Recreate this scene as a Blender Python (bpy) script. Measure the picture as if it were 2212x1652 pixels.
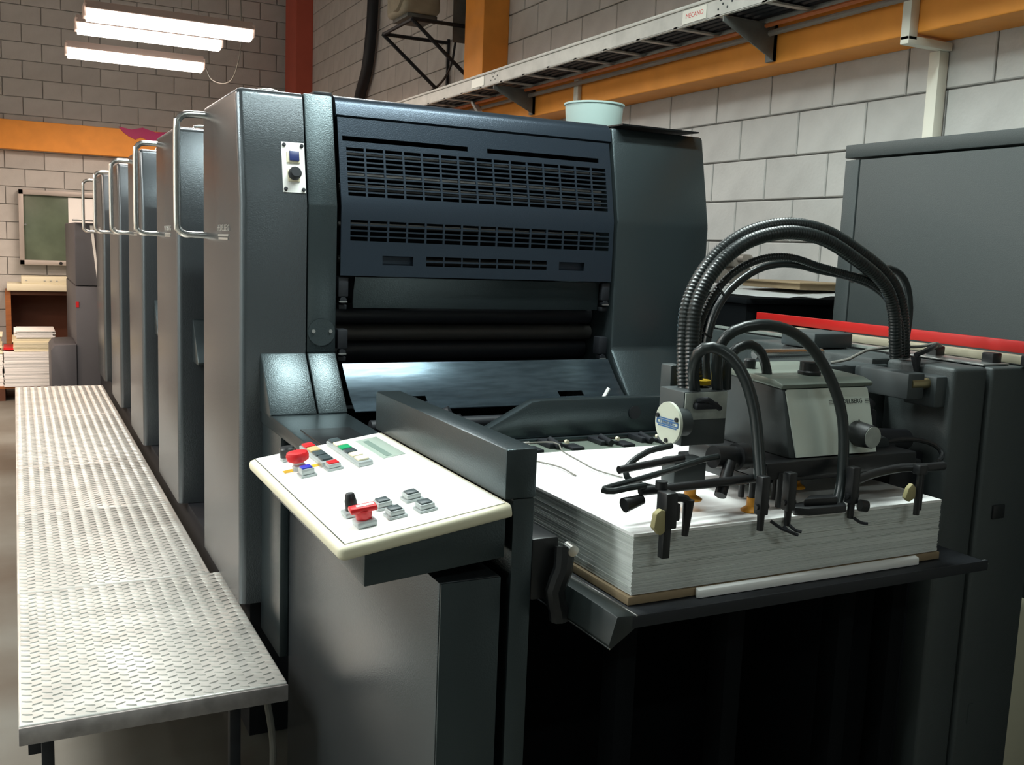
import bpy, bmesh, math, random
from mathutils import Vector, Matrix
random.seed(7)
for o in list(bpy.data.objects):
    bpy.data.objects.remove(o)
S = bpy.context.scene
COL = S.collection

# ------------------------------------------------------------------ camera
cam_d = bpy.data.cameras.new('camera')
cam = bpy.data.objects.new('camera', cam_d)
COL.objects.link(cam)
S.camera = cam
cam_d.sensor_fit = 'HORIZONTAL'
cam_d.sensor_width = 36.0
cam_d.lens = 36.0 * 2119.95 / 2212.0
cam_d.clip_start = 0.05
YAW, PITCH, ROLL = 0.470908, 0.134758, -0.039829
fwd = Vector((math.sin(YAW) * math.cos(PITCH), math.cos(YAW) * math.cos(PITCH), -math.sin(PITCH)))
r0 = Vector((math.cos(YAW), -math.sin(YAW), 0))
d0 = fwd.cross(r0)
rt = math.cos(ROLL) * r0 + math.sin(ROLL) * d0
dn = -math.sin(ROLL) * r0 + math.cos(ROLL) * d0
m3 = Matrix((rt, -dn, -fwd)).transposed()
cam.matrix_world = Matrix.Translation((0, 0, 1.64)) @ m3.to_4x4()

# ------------------------------------------------------------------ world, exposure, lights
S.view_settings.view_transform = 'Standard'
S.view_settings.look = 'None'
S.view_settings.gamma = 1
S.view_settings.use_curve_mapping = False
S.view_settings.exposure = 0.0
w = bpy.data.worlds.new('world')
S.world = w
w.use_nodes = True
w.node_tree.nodes['Background'].inputs[0].default_value = (0.55, 0.62, 0.66, 1)
w.node_tree.nodes['Background'].inputs[1].default_value = 0.02
WARM = (1.0, 0.74, 0.58)
COOL = (0.88, 1.0, 0.97)


def lamp(x, y, z, power, color, sx=1.25, sy=0.14, name='tube_or_fill_light'):
    d = bpy.data.lights.new(name, 'AREA')
    d.shape = 'RECTANGLE'
    d.size = sx
    d.size_y = sy
    d.energy = power
    d.color = color
    d.spread = math.radians(162)
    o = bpy.data.objects.new(name, d)
    COL.objects.link(o)
    o.location = (x, y, z)
    return o


# ceiling tubes inferred over the press outside the frame, plus added fill lights
LZ = 3.36
for (x, y, p, c) in [
    (1.15, 7.6, 34, (1.0, 0.90, 0.82)), (1.15, 6.2, 34, (1.0, .95, .9)), (1.15, 4.7, 38, (0.95, 1.0, 0.97)),
    (1.45, 2.38, 56, COOL), (1.1, 1.7, 14, COOL), (1.3, -1.6, 19, COOL),  # the one behind the camera is added fill for the fronts
    (-1.6, 9.5, 60, WARM), (-1.6, 7.0, 60, WARM), (-1.6, 4.6, 70, (1.0, .90, .82)), (-1.6, 2.6, 66, (.92, 1.0, .98)),  # aisle row added to brighten the platform and press sides
    (-1.8, 0.4, 18, COOL), (-2.7, 8.0, 85, WARM), (-2.7, 3.2, 75, (.96, 1.0, .97))]:  # added fill at left, out of view
    lamp(x, y, LZ, p, c)

# ------------------------------------------------------------------ materials


def mat(name, col, rough=0.5, metal=0.0, bump=0.0, bscale=200.0, var=0.0, vscale=5.0, emit=None, spec=0.5,
        rnd=0.0, col2=None, stretch=None, coat=0.0):
    m = bpy.data.materials.new(name)
    m.use_nodes = True
    nt = m.node_tree
    b = nt.nodes['Principled BSDF']
    b.inputs['Base Color'].default_value = (*col, 1)
    b.inputs['Roughness'].default_value = rough
    b.inputs['Metallic'].default_value = metal
    b.inputs['Specular IOR Level'].default_value = spec
    if coat:
        b.inputs['Coat Weight'].default_value = coat
        b.inputs['Coat Roughness'].default_value = 0.15
    if emit:
        b.inputs['Emission Color'].default_value = (*emit[0], 1)
        b.inputs['Emission Strength'].default_value = emit[1]
    tc = nt.nodes.new('ShaderNodeTexCoord')
    mp = nt.nodes.new('ShaderNodeMapping')
    nt.links.new(tc.outputs['Object'], mp.inputs['Vector'])
    if stretch:
        mp.inputs['Scale'].default_value = stretch
    if var or col2:
        n = nt.nodes.new('ShaderNodeTexNoise')
        n.inputs['Scale'].default_value = vscale
        n.inputs['Detail'].default_value = 5
        nt.links.new(mp.outputs[0], n.inputs['Vector'])
        mx = nt.nodes.new('ShaderNodeMix')
        mx.data_type = 'RGBA'
        c2 = col2 or tuple(c * (1 - var) for c in col)
        mx.inputs[6].default_value = (*col, 1)
        mx.inputs[7].default_value = (*c2, 1)
        rp = nt.nodes.new('ShaderNodeMapRange')
        rp.inputs[1].default_value = 0.35
        rp.inputs[2].default_value = 0.7
        nt.links.new(n.outputs['Fac'], rp.inputs[0])
        nt.links.new(rp.outputs[0], mx.inputs[0])
        out = mx.outputs[2]
        if rnd:
            oi = nt.nodes.new('ShaderNodeObjectInfo')
            hs = nt.nodes.new('ShaderNodeHueSaturation')
            mr = nt.nodes.new('ShaderNodeMapRange')
            mr.inputs[3].default_value = 1 - rnd
            mr.inputs[4].default_value = 1 + rnd
            nt.links.new(oi.outputs['Random'], mr.inputs[0])
            nt.links.new(mr.outputs[0], hs.inputs['Value'])
            nt.links.new(out, hs.inputs['Color'])
            out = hs.outputs[0]
        nt.links.new(out, b.inputs['Base Color'])
    if bump:
        n2 = nt.nodes.new('ShaderNodeTexNoise')
        n2.inputs['Scale'].default_value = bscale
        n2.inputs['Detail'].default_value = 2
        nt.links.new(mp.outputs[0], n2.inputs['Vector'])
        bp = nt.nodes.new('ShaderNodeBump')
        bp.inputs['Strength'].default_value = bump
        bp.inputs['Distance'].default_value = 0.002
        nt.links.new(n2.outputs['Fac'], bp.inputs['Height'])
        nt.links.new(bp.outputs[0], b.inputs['Normal'])
    return m


M = dict(
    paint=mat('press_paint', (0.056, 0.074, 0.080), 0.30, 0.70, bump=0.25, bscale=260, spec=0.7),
    paint_lit_side=mat('press_paint_lit_side', (0.100, 0.115, 0.124), 0.27, 0.75, bump=0.2, bscale=260, spec=0.7),  # same press paint, lightened to carry the light on its sides
    paint_blue=mat('press_blue_paint', (0.032, 0.046, 0.064), 0.32, 0.6, bump=0.2, bscale=260, spec=0.6),
    dark=mat('dark_steel', (0.012, 0.014, 0.018), 0.55, 0.2),
    dark_body=mat('dark_cavity', (0.004, 0.005, 0.006), 0.9, spec=0.1),  # near-black, shade of hollow interiors put into the colour
    black=mat('black_plastic', (0.010, 0.011, 0.012), 0.38, spec=0.5),
    rubber=mat('black_rubber', (0.013, 0.018, 0.018), 0.33, spec=0.55),
    roller=mat('roller_rubber', (0.022, 0.024, 0.03), 0.45),
    roller_band=mat('worn_steel_roller', (0.09, 0.085, 0.08), 0.5, 0.5),
    feedplate=mat('polished_dark_plate', (0.10, 0.14, 0.17), 0.16, 0.8, var=0.35, vscale=12, stretch=(1, 6, 6)),
    chrome=mat('chrome', (0.75, 0.75, 0.72), 0.22, 1.0),
    steel=mat('brushed_steel', (0.45, 0.46, 0.45), 0.4, 0.9, var=0.2, vscale=20),
    brass=mat('brass', (0.6, 0.5, 0.28), 0.3, 1.0),
    tread=mat('tread_plate_metal', (0.62, 0.61, 0.57), 0.36, 0.4, var=0.22, vscale=9, bump=0.2, bscale=90),
    tread_edge=mat('tread_plate_edge', (0.36, 0.33, 0.32), 0.5, 0.3, var=0.35, vscale=20),
    block=mat('painted_block', (0.54, 0.53, 0.505), 0.85, bump=0.5, bscale=60, var=0.12, vscale=7, rnd=0.05),
    mortar=mat('mortar', (0.44, 0.435, 0.42), 0.9, var=0.1, vscale=20),
    orange=mat('orange_paint', (0.95, 0.36, 0.05), 0.6, var=0.12, vscale=6, bump=0.2, bscale=80),
    redcol=mat('red_orange_paint', (0.50, 0.10, 0.06), 0.6, var=0.1),
    magenta=mat('magenta_paint', (0.45, 0.01, 0.12), 0.5),
    floor=mat('concrete_floor', (0.10, 0.085, 0.065), 0.6, col2=(0.20, 0.21, 0.19), vscale=1.1, bump=0.15, bscale=30),
    ceiling=mat('ceiling_panel', (0.22, 0.21, 0.22), 0.9),
    wallpaint=mat('plain_wall', (0.72, 0.75, 0.73), 0.9),
    white_plate=mat('white_panel', (0.93, 0.93, 0.89), 0.4),
    cream=mat('cream_plastic', (0.74, 0.70, 0.52), 0.45),
    lcd=mat('lcd_glass', (0.42, 0.50, 0.44), 0.2),
    lcd_dark=mat('lcd_display', (0.22, 0.30, 0.26), 0.25),
    red=mat('red_plastic', (0.62, 0.015, 0.02), 0.35),
    redpaint=mat('red_rail_paint', (0.45, 0.012, 0.010), 0.4),
    blue=mat('blue_plastic', (0.015, 0.03, 0.42), 0.4),
    bluesw=mat('dark_blue_switch', (0.02, 0.035, 0.14), 0.35),
    green=mat('green_plastic', (0.01, 0.32, 0.12), 0.4),
    yellow=mat('yellow_plastic', (0.80, 0.52, 0.02), 0.5),
    tan=mat('tan_plastic', (0.55, 0.42, 0.20), 0.5),
    creambtn=mat('cream_button', (0.82, 0.76, 0.55), 0.45),
    btnbase=mat('grey_button_base', (0.42, 0.46, 0.46), 0.4, 0.3),
    btncap=mat('dark_button_cap', (0.05, 0.07, 0.075), 0.35),
    paper=mat('paper_white', (0.90, 0.90, 0.88), 0.75),
    paperedge=mat('paper_edge', (0.72, 0.75, 0.72), 0.8, var=0.25, vscale=1.5, stretch=(1, 1, 160)),
    papergrey=mat('grey_paper_edge', (0.40, 0.42, 0.40), 0.8),
    kraft=mat('kraft_board', (0.30, 0.22, 0.13), 0.8),
    wood=mat('orange_wood', (0.36, 0.12, 0.03), 0.6, var=0.3, vscale=6, stretch=(1, 1, 8)),
    wooddark=mat('dark_wood', (0.10, 0.035, 0.015), 0.7),
    galv=mat('galvanised_steel', (0.50, 0.50, 0.46), 0.5, 0.35, var=0.18, vscale=12),
    bracket=mat('bracket_steel', (0.16, 0.17, 0.16), 0.5, 0.3, var=0.3, vscale=15),
    conduit=mat('cream_conduit', (0.74, 0.72, 0.62), 0.5),
    bucket=mat('pale_green_plastic', (0.46, 0.60, 0.57), 0.4),
    cabinet=mat('grey_cabinet_paint', (0.050, 0.060, 0.060), 0.5, 0.1, bump=0.3, bscale=300),
    deliverypaint=mat('delivery_paint', (0.085, 0.085, 0.095), 0.55, 0.1),
    heads=mat('head_grey', (0.055, 0.066, 0.068), 0.5, 0.2),
    headplate=mat('head_front_plate', (0.72, 0.80, 0.72), 0.38, 0.3),
    headroof=mat('head_roof', (0.17, 0.20, 0.17), 0.4, 0.2),
    greyplate=mat('grey_label_plate', (0.42, 0.46, 0.42), 0.4, 0.3, var=0.3, vscale=30),
    disc=mat('pale_disc', (0.62, 0.66, 0.55), 0.45),
    amber=mat('amber_rubber', (0.62, 0.27, 0.02), 0.45),
    tanpad=mat('tan_pad', (0.33, 0.29, 0.14), 0.7),
    lampshade=mat('lamp_housing', (0.85, 0.68, 0.60), 0.6),  # pinkish lightness from the tubes' glow put into the colour
    tube=mat('lit_tube', (1, 1, 1), 0.5, emit=((1.0, 0.90, 0.82), 5.0)),
    glassgreen=mat('green_board_glass', (0.12, 0.16, 0.11), 0.25, var=0.3, vscale=4),
    alu=mat('aluminium_frame', (0.42, 0.38, 0.35), 0.5, 0.4),
    print_dark=mat('print_dark', (0.02, 0.03, 0.03), 0.6),
    print_blue=mat('print_blue', (0.04, 0.14, 0.34), 0.6),
    print_red=mat('print_red', (0.70, 0.08, 0.07), 0.6),
    sticker=mat('sticker_paper', (0.85, 0.83, 0.74), 0.6),
    silver=mat('silver_letters', (0.62, 0.64, 0.62), 0.3, 0.8),
    cable=mat('orange_cable', (0.5, 0.14, 0.04), 0.5),
    pipe=mat('grey_pipe', (0.26, 0.23, 0.20), 0.5, 0.2),
    wirem=mat('grey_wire', (0.16, 0.155, 0.135), 0.5),
    beige=mat('beige_enamel', (0.40, 0.36, 0.26), 0.6, var=0.3, vscale=8),
)


# ------------------------------------------------------------------ geometry builder
class G:
    def __init__(s):
        s.bm = bmesh.new()

    def add(s, b2, mtx=None):
        if mtx is not None:
            bmesh.ops.transform(b2, matrix=mtx, verts=b2.verts)
        me = bpy.data.meshes.new('tmp')
        b2.to_mesh(me)
        b2.free()
        s.bm.from_mesh(me)
        bpy.data.meshes.remove(me)
        return s

    def box(s, x0, x1, y0, y1, z0, z1, r=0.0, seg=2, mtx=None):
        b = bmesh.new()
        bmesh.ops.create_cube(b, size=1)
        for v in b.verts:
            v.co = Vector(((x0 + x1) / 2 + v.co.x * (x1 - x0), (y0 + y1) / 2 + v.co.y * (y1 - y0),
                           (z0 + z1) / 2 + v.co.z * (z1 - z0)))
        if r:
            bmesh.ops.bevel(b, geom=b.edges[:], offset=r, segments=seg, affect='EDGES', profile=0.5)
        return s.add(b, mtx)

    def prism(s, poly, axis, a0, a1, bev=None, r=0.0, seg=3, allr=0.0, mtx=None):
        """poly in the two other axes (in xyz order), extruded along axis from a0 to a1."""
        b = bmesh.new()

        def p3(p, a):
            if axis == 'x':
                return (a, p[0], p[1])
            if axis == 'y':
                return (p[0], a, p[1])
            return (p[0], p[1], a)
        v0 = [b.verts.new(p3(p, a0)) for p in poly]
        v1 = [b.verts.new(p3(p, a1)) for p in poly]
        n = len(poly)
        b.faces.new(v0)
        b.faces.new(v1[::-1])
        for i in range(n):
            b.faces.new((v0[i], v1[i], v1[(i + 1) % n], v0[(i + 1) % n]))
        bmesh.ops.recalc_face_normals(b, faces=b.faces[:])
        if bev:
            es = [e for e in b.edges if bev(e.verts[0].co, e.verts[1].co)]
            bmesh.ops.bevel(b, geom=es, offset=r, segments=seg, affect='EDGES', profile=0.5)
        elif allr:
            bmesh.ops.bevel(b, geom=b.edges[:], offset=allr, segments=2, affect='EDGES', profile=0.5)
        return s.add(b, mtx)

    def cyl(s, p0, p1, ra, rb=None, seg=20, caps=True):
        rb = ra if rb is None else rb
        p0 = Vector(p0)
        p1 = Vector(p1)
        d = p1 - p0
        b = bmesh.new()
        bmesh.ops.create_cone(b, cap_ends=caps, segments=seg, radius1=ra, radius2=rb, depth=d.length)
        q = Vector((0, 0, 1)).rotation_difference(d.normalized())
        return s.add(b, Matrix.Translation((p0 + p1) / 2) @ q.to_matrix().to_4x4())

    def lathe(s, prof, mtx, seg=24):
        b = bmesh.new()
        rings = []
        for (r, z) in prof:
            rings.append([b.verts.new((r * math.cos(2 * math.pi * i / seg), r * math.sin(2 * math.pi * i / seg), z))
                          for i in range(seg)])
        for a, c in zip(rings, rings[1:]):
            for i in range(seg):
                b.faces.new((a[i], a[(i + 1) % seg], c[(i + 1) % seg], c[i]))
        b.faces.new(rings[0][::-1])
        b.faces.new(rings[-1])
        bmesh.ops.recalc_face_normals(b, faces=b.faces[:])
        return s.add(b, mtx)

    def tube(s, pts, r, seg=12, step=0.02, rib=0.0, ribstep=0.004, closed=False):
        P = [Vector(p) for p in pts]
        Q = [2 * P[0] - P[1]] + P + [2 * P[-1] - P[-2]]
        fine = []
        for i in range(1, len(Q) - 2):
            a, bb, c, d = Q[i - 1], Q[i], Q[i + 1], Q[i + 2]
            n = max(2, int((c - bb).length / (ribstep if rib else step)))
            for k in range(n):
                t = k / n
                fine.append(0.5 * ((2 * bb) + (c - a) * t + (2 * a - 5 * bb + 4 * c - d) * t * t +
                                   (-a + 3 * bb - 3 * c + d) * t ** 3))
        fine.append(P[-1])
        b = bmesh.new()
        up = None
        rings = []
        for i, p in enumerate(fine):
            t = (fine[min(i + 1, len(fine) - 1)] - fine[max(i - 1, 0)]).normalized()
            if up is None:
                up = t.orthogonal().normalized()
            up = (up - t * up.dot(t)).normalized()
            sd = t.cross(up)
            rr = r + (rib if i % 2 else 0)
            rings.append([b.verts.new(p + rr * (math.cos(2 * math.pi * k / seg) * up +
                                                math.sin(2 * math.pi * k / seg) * sd)) for k in range(seg)])
        for a, c in zip(rings, rings[1:]):
            for i in range(seg):
                b.faces.new((a[i], a[(i + 1) % seg], c[(i + 1) % seg], c[i]))
        b.faces.new(rings[0][::-1])
        b.faces.new(rings[-1])
        bmesh.ops.recalc_face_normals(b, faces=b.faces[:])
        return s.add(b)

    def slotted(s, us, vs, holes, fn, thick):
        """sheet over [us]x[vs] with rectangular holes; fn maps (u,v)->point; thick goes along -normal."""
        U = sorted(set([round(x, 5) for x in us] + [round(h[0], 5) for h in holes] + [round(h[1], 5) for h in holes]))
        V = sorted(set([round(x, 5) for x in vs] + [round(h[2], 5) for h in holes] + [round(h[3], 5) for h in holes]))
        b = bmesh.new()
        vt = {}
        for i, u in enumerate(U):
            for j, v in enumerate(V):
                vt[i, j] = b.verts.new(fn(u, v))
        for i in range(len(U) - 1):
            for j in range(len(V) - 1):
                cu = (U[i] + U[i + 1]) / 2
                cv = (V[j] + V[j + 1]) / 2
                if any(h[0] < cu < h[1] and h[2] < cv < h[3] for h in holes):
                    continue
                b.faces.new((vt[i, j], vt[i + 1, j], vt[i + 1, j + 1], vt[i, j + 1]))
        bmesh.ops.delete(b, geom=[v for v in b.verts if not v.link_faces], context='VERTS')
        bmesh.ops.recalc_face_normals(b, faces=b.faces[:])
        bmesh.ops.solidify(b, geom=b.faces[:], thickness=thick)
        return s.add(b)

    def text(s, body, size, mtx, ext=0.0008, sx=1.0):
        cu = bpy.data.curves.new('t', 'FONT')
        cu.body = body
        cu.size = size
        cu.extrude = ext
        cu.align_x = 'CENTER'
        cu.align_y = 'CENTER'
        cu.resolution_u = 2
        o = bpy.data.objects.new('t', cu)
        COL.objects.link(o)
        dg = bpy.context.evaluated_depsgraph_get()
        me = bpy.data.meshes.new_from_object(o.evaluated_get(dg))
        b = bmesh.new()
        b.from_mesh(me)
        bpy.data.objects.remove(o)
        bpy.data.curves.remove(cu)
        bpy.data.meshes.remove(me)
        return s.add(b, mtx @ Matrix.Diagonal((sx, 1, 1, 1)))


ORG = {}


def thing(name, loc, label, cat, group=None):
    o = bpy.data.objects.new(name, None)
    COL.objects.link(o)
    o.location = loc
    o.empty_display_size = 0.1
    o['label'] = label
    o['category'] = cat
    if group:
        o['group'] = group
    ORG[o.name] = Vector(loc)
    return o


def part(name, g, m, parent, label=None, kind=None, smooth=35):
    """g in world coordinates; linked as one mesh under parent (a thing or one of its parts)."""
    org = ORG[parent.name] if parent else Vector((0, 0, 0))
    bmesh.ops.translate(g.bm, verts=g.bm.verts, vec=-org)
    me = bpy.data.meshes.new(name)
    g.bm.to_mesh(me)
    g.bm.free()
    me.materials.append(M[m] if isinstance(m, str) else m)
    if smooth:
        for p in me.polygons:
            p.use_smooth = True
        me.set_sharp_from_angle(angle=math.radians(smooth))
    o = bpy.data.objects.new(name, me)
    COL.objects.link(o)
    o.parent = parent
    ORG[o.name] = org
    if label:
        o['label'] = label
    if kind:
        o['kind'] = kind
    return o


def single(name, g, m, label, cat, group=None, kind=None, smooth=35):
    o = part(name, g, m, None, label, kind, smooth)
    if cat:
        o['category'] = cat
    if group:
        o['group'] = group
    return o


def copy_tree(o, loc, label):
    r = o.copy()
    COL.objects.link(r)
    r.location = loc
    r['label'] = label
    for ch in list(o.children):
        c = ch.copy()
        COL.objects.link(c)
        c.parent = r
        for g in list(ch.children):
            d = g.copy()
            COL.objects.link(d)
            d.parent = c
    return r


def struct(name, g, m, smooth=0):
    o = part(name, g, m, None, None, 'structure', smooth)
    return o


# ------------------------------------------------------------------ room shell
YF, XR = 12.45, 3.2
BP, BH = 0.40, 0.196          # block pitch, course height
struct('floor', G().box(-3.4, XR + .2, -5, YF + .2, -0.1, 0), 'floor')
struct('ceiling', G().box(-3.4, XR + .2, -5, YF + .2, 5.2, 5.3), 'ceiling')
struct('wall_left', G().box(-3.6, -3.4, -5, YF, 0, 5.2), 'wallpaint')  # unseen wall, set near and pale to be mirrored in the press sides
struct('wall_front', G().box(-3.4, XR, -5.2, -5, 0, 5.2), 'wallpaint')
wr = struct('wall_right', G().box(XR + .02, XR + .2, -5, YF + .2, 0, 5.2), 'mortar')
wb = struct('wall_back', G().box(-3.4, XR + .02, YF + .02, YF + .2, 0, 5.2), 'mortar')


def block_mesh(face):
    """one hollow-block face, 0.02 proud of the mortar, chamfered rim; origin at centre of front face."""
    b = bmesh.new()
    hw, hh, c, j = BP / 2, BH / 2, 0.004, 0.0035
    o = [b.verts.new((sx * (hw - j), sz * (hh - j), 0)) for sx, sz in ((-1, -1), (1, -1), (1, 1), (-1, 1))]
    k = [b.verts.new((v.co.x, v.co.y, 0.016)) for v in o]
    t = [b.verts.new((sx * (hw - j - c), sz * (hh - j - c), 0.02)) for sx, sz in ((-1, -1), (1, -1), (1, 1), (-1, 1))]
    for q, r_ in ((o, k), (k, t)):
        for i in range(4):
            b.faces.new((q[i], q[(i + 1) % 4], r_[(i + 1) % 4], r_[i]))
    b.faces.new(t)
    # local (u, v, w) -> wall axes
    for v in b.verts:
        u, vv, ww = v.co
        if face == 'right':
            v.co = Vector((-ww, u, vv))
        else:
            v.co = Vector((u, -ww, vv))
    bmesh.ops.recalc_face_normals(b, faces=b.faces[:])
    me = bpy.data.meshes.new('block')
    b.to_mesh(me)
    b.free()
    me.materials.append(M['block'])
    return me


bmr, bmb = block_mesh('right'), block_mesh('back')
rest_r, rest_b = G(), G()


def place(me, parent, rest, loc, own):
    if own:
        o = bpy.data.objects.new('block', me)
        COL.objects.link(o)
        o.parent = parent
        o.location = loc
    else:
        n0 = len(rest.bm.verts)
        rest.bm.from_mesh(me)
        rest.bm.verts.ensure_lookup_table()
        for v in rest.bm.verts[n0:]:
            v.co += Vector(loc)


for k in range(-9, 18):
    zc = 1.723 + BH * k + BH / 2
    if zc + BH / 2 > 5.2 or zc - BH / 2 < 0:
        continue
    off = 2.92 + BP / 2 + (0 if k % 2 else BP / 2)
    for j in range(-19, 24):
        yc = off + BP * j
        if yc + BP / 2 > YF or yc < -4.8:
            continue
        own = (2.0 < yc < 7.6 and 1.3 < zc < 2.5) or (4.0 < yc < 10.2 and 2.8 < zc < 3.6) or \
              (8.5 < yc and 2.9 < zc < 4.3)
        if own and yc > 10.2 and zc < 3.3:
            own = False
        place(bmr, wr, rest_r, (XR + .02, yc, zc), own)
    for j in range(-23, 1):
        xc = XR - BP / 2 - 0.07 + (0 if k % 2 else BP / 2) + BP * j
        if xc - BP / 2 < -3.39:
            continue
        if xc + BP / 2 > XR:
            if xc - BP / 2 < XR - .02:
                rest_b.box(xc - BP / 2 + .0035, XR, YF, YF + .02, zc - BH / 2 + .0035, zc + BH / 2 - .0035)
            continue
        own = -0.55 < xc and 0.9 < zc < 4.45 and not (xc > 0.9 and zc < 2.3)
        place(bmb, wb, rest_b, (xc, YF + .02, zc), own)
for nm, g, pr in (('block_courses', rest_r, wr), ('block_courses', rest_b, wb)):
    ORG[pr.name] = Vector((0, 0, 0))
    part(nm, g, 'block', pr, kind='stuff', smooth=0)

# steel beams and columns of the building, painted orange
struct('trim_1', G().box(3.0, XR, -5, YF, 2.49, 2.81, 0.006), 'orange')
struct('trim_2', G().box(-3.4, 3.0, YF - .13, YF, 2.515, 2.83, 0.006), 'orange')
struct('trim_3', G().box(2.999, XR, 6.554, 6.88, 2.811, 5.2, 0.004), 'orange')
struct('trim_6', G().box(2.999, XR, 6.554, 6.88, 0, 2.489, 0.004), 'orange')
struct('trim_4', G().box(3.0, XR, 11.79, 12.3, 2.811, 5.2, 0.004), 'redcol')
struct('trim_5', G().box(3.0, XR, 11.79, 12.3, 0, 2.489, 0.004), 'redcol')
g = G()
mp = [(1.10, 2.85), (1.24, 2.83), (1.36, 2.86), (1.50, 2.82), (1.70, 2.84), (1.74, 2.75), (1.60, 2.69), (1.48, 2.68),
      (1.42, 2.72), (1.34, 2.75), (1.28, 2.72), (1.21, 2.75), (1.15, 2.79)]
g.prism(mp, 'y', YF - .142, YF - .133)
single('torn_paint', g, 'magenta', 'torn magenta paint on the orange beam of the far wall', 'paint_patch')  # patch of torn paint, built as a thin plate

# ------------------------------------------------------------------ work platform along the press
pl = thing('work_platform', (0.3, 2.52, 0), 'long raised walkway of grey tread plate beside the press', 'platform')
PZ = 0.45
segs = [(2.52, 3.50, .635), (3.505, 4.52, .60), (4.525, 5.44, .60), (5.445, 6.96, .60), (6.965, 8.3, .60)]
lug_poly = [(-0.5, 0), (-0.3, .11), (0, .15), (.3, .11), (.5, 0), (.3, -.05), (0, -.09), (-.3, -.05)]


def lugs(x0, x1, y0, y1):
    g = G()
    b = g.bm
    px, py = 0.0238, 0.038
    i = 0
    x = x0 + 0.02
    while x < x1 - 0.012:
        y = y0 + 0.014 + (py / 2 if i % 2 else 0)
        j = 0
        while y < y1 - 0.008:
            a = math.radians(22 if (i % 2) else -22)
            ca, sa = math.cos(a), math.sin(a)
            ring, top = [], []
            for (u, v) in lug_poly:
                uu, vv = u * 0.029, v * 0.034
                ring.append(b.verts.new((x + uu * ca - vv * sa, y + uu * sa + vv * ca, PZ)))
                uu, vv = u * 0.023, v * 0.014
                top.append(b.verts.new((x + uu * ca - vv * sa, y + uu * sa + vv * ca, PZ + 0.0032)))
            n = len(ring)
            for k in range(n):
                b.faces.new((ring[k], ring[(k + 1) % n], top[(k + 1) % n], top[k]))
            b.faces.new(top)
            y += py
            j += 1
        x += px
        i += 1
    bmesh.ops.recalc_face_normals(b, faces=b.faces[:])
    return g


for (a, b_, xe) in segs:
    tp = part('tread_plate', G().box(-0.02, xe, a, b_, PZ - .045, PZ, 0.006, 3), 'tread', pl)
    part('tread_lugs', lugs(-0.02, xe, a, b_), 'tread', tp, kind='stuff')
part('front_lip', G().box(-0.02, .635, 2.512, 2.5185, PZ - .05, PZ - .004, 0.002), 'tread_edge', pl)
for yy in (2.62, 3.9, 5.2, 6.5, 8.1):
    for xx in (0.03, 0.50):
        part('leg', G().box(xx, xx + .03, yy, yy + .03, 0, PZ - .045, 0.002), 'dark', pl)
part('rail', G().box(0.0, .03, 2.66, 8.2, .30, .34), 'dark', pl)

single('hanging_hose', G().tube([(.60, 2.70, .40), (.612, 2.66, .33), (.625, 2.64, .2), (.62, 2.66, .05), (.60, 2.72, .012)], .010, seg=10),
       'wirem', 'thin pale hose hanging below the near right corner of the walkway', 'hose')
# ------------------------------------------------------------------ printing units
P0, P1, P2, P3 = (3.167, 2.104), (3.09, 1.755), (3.09, 1.285), (2.94, 1.112)
YB = 3.745


def profile_y(z):
    if z >= P1[1]:
        t = (z - P1[1]) / (P0[1] - P1[1])
        return P1[0] + t * (P0[0] - P1[0])
    return P1[0]


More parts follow.
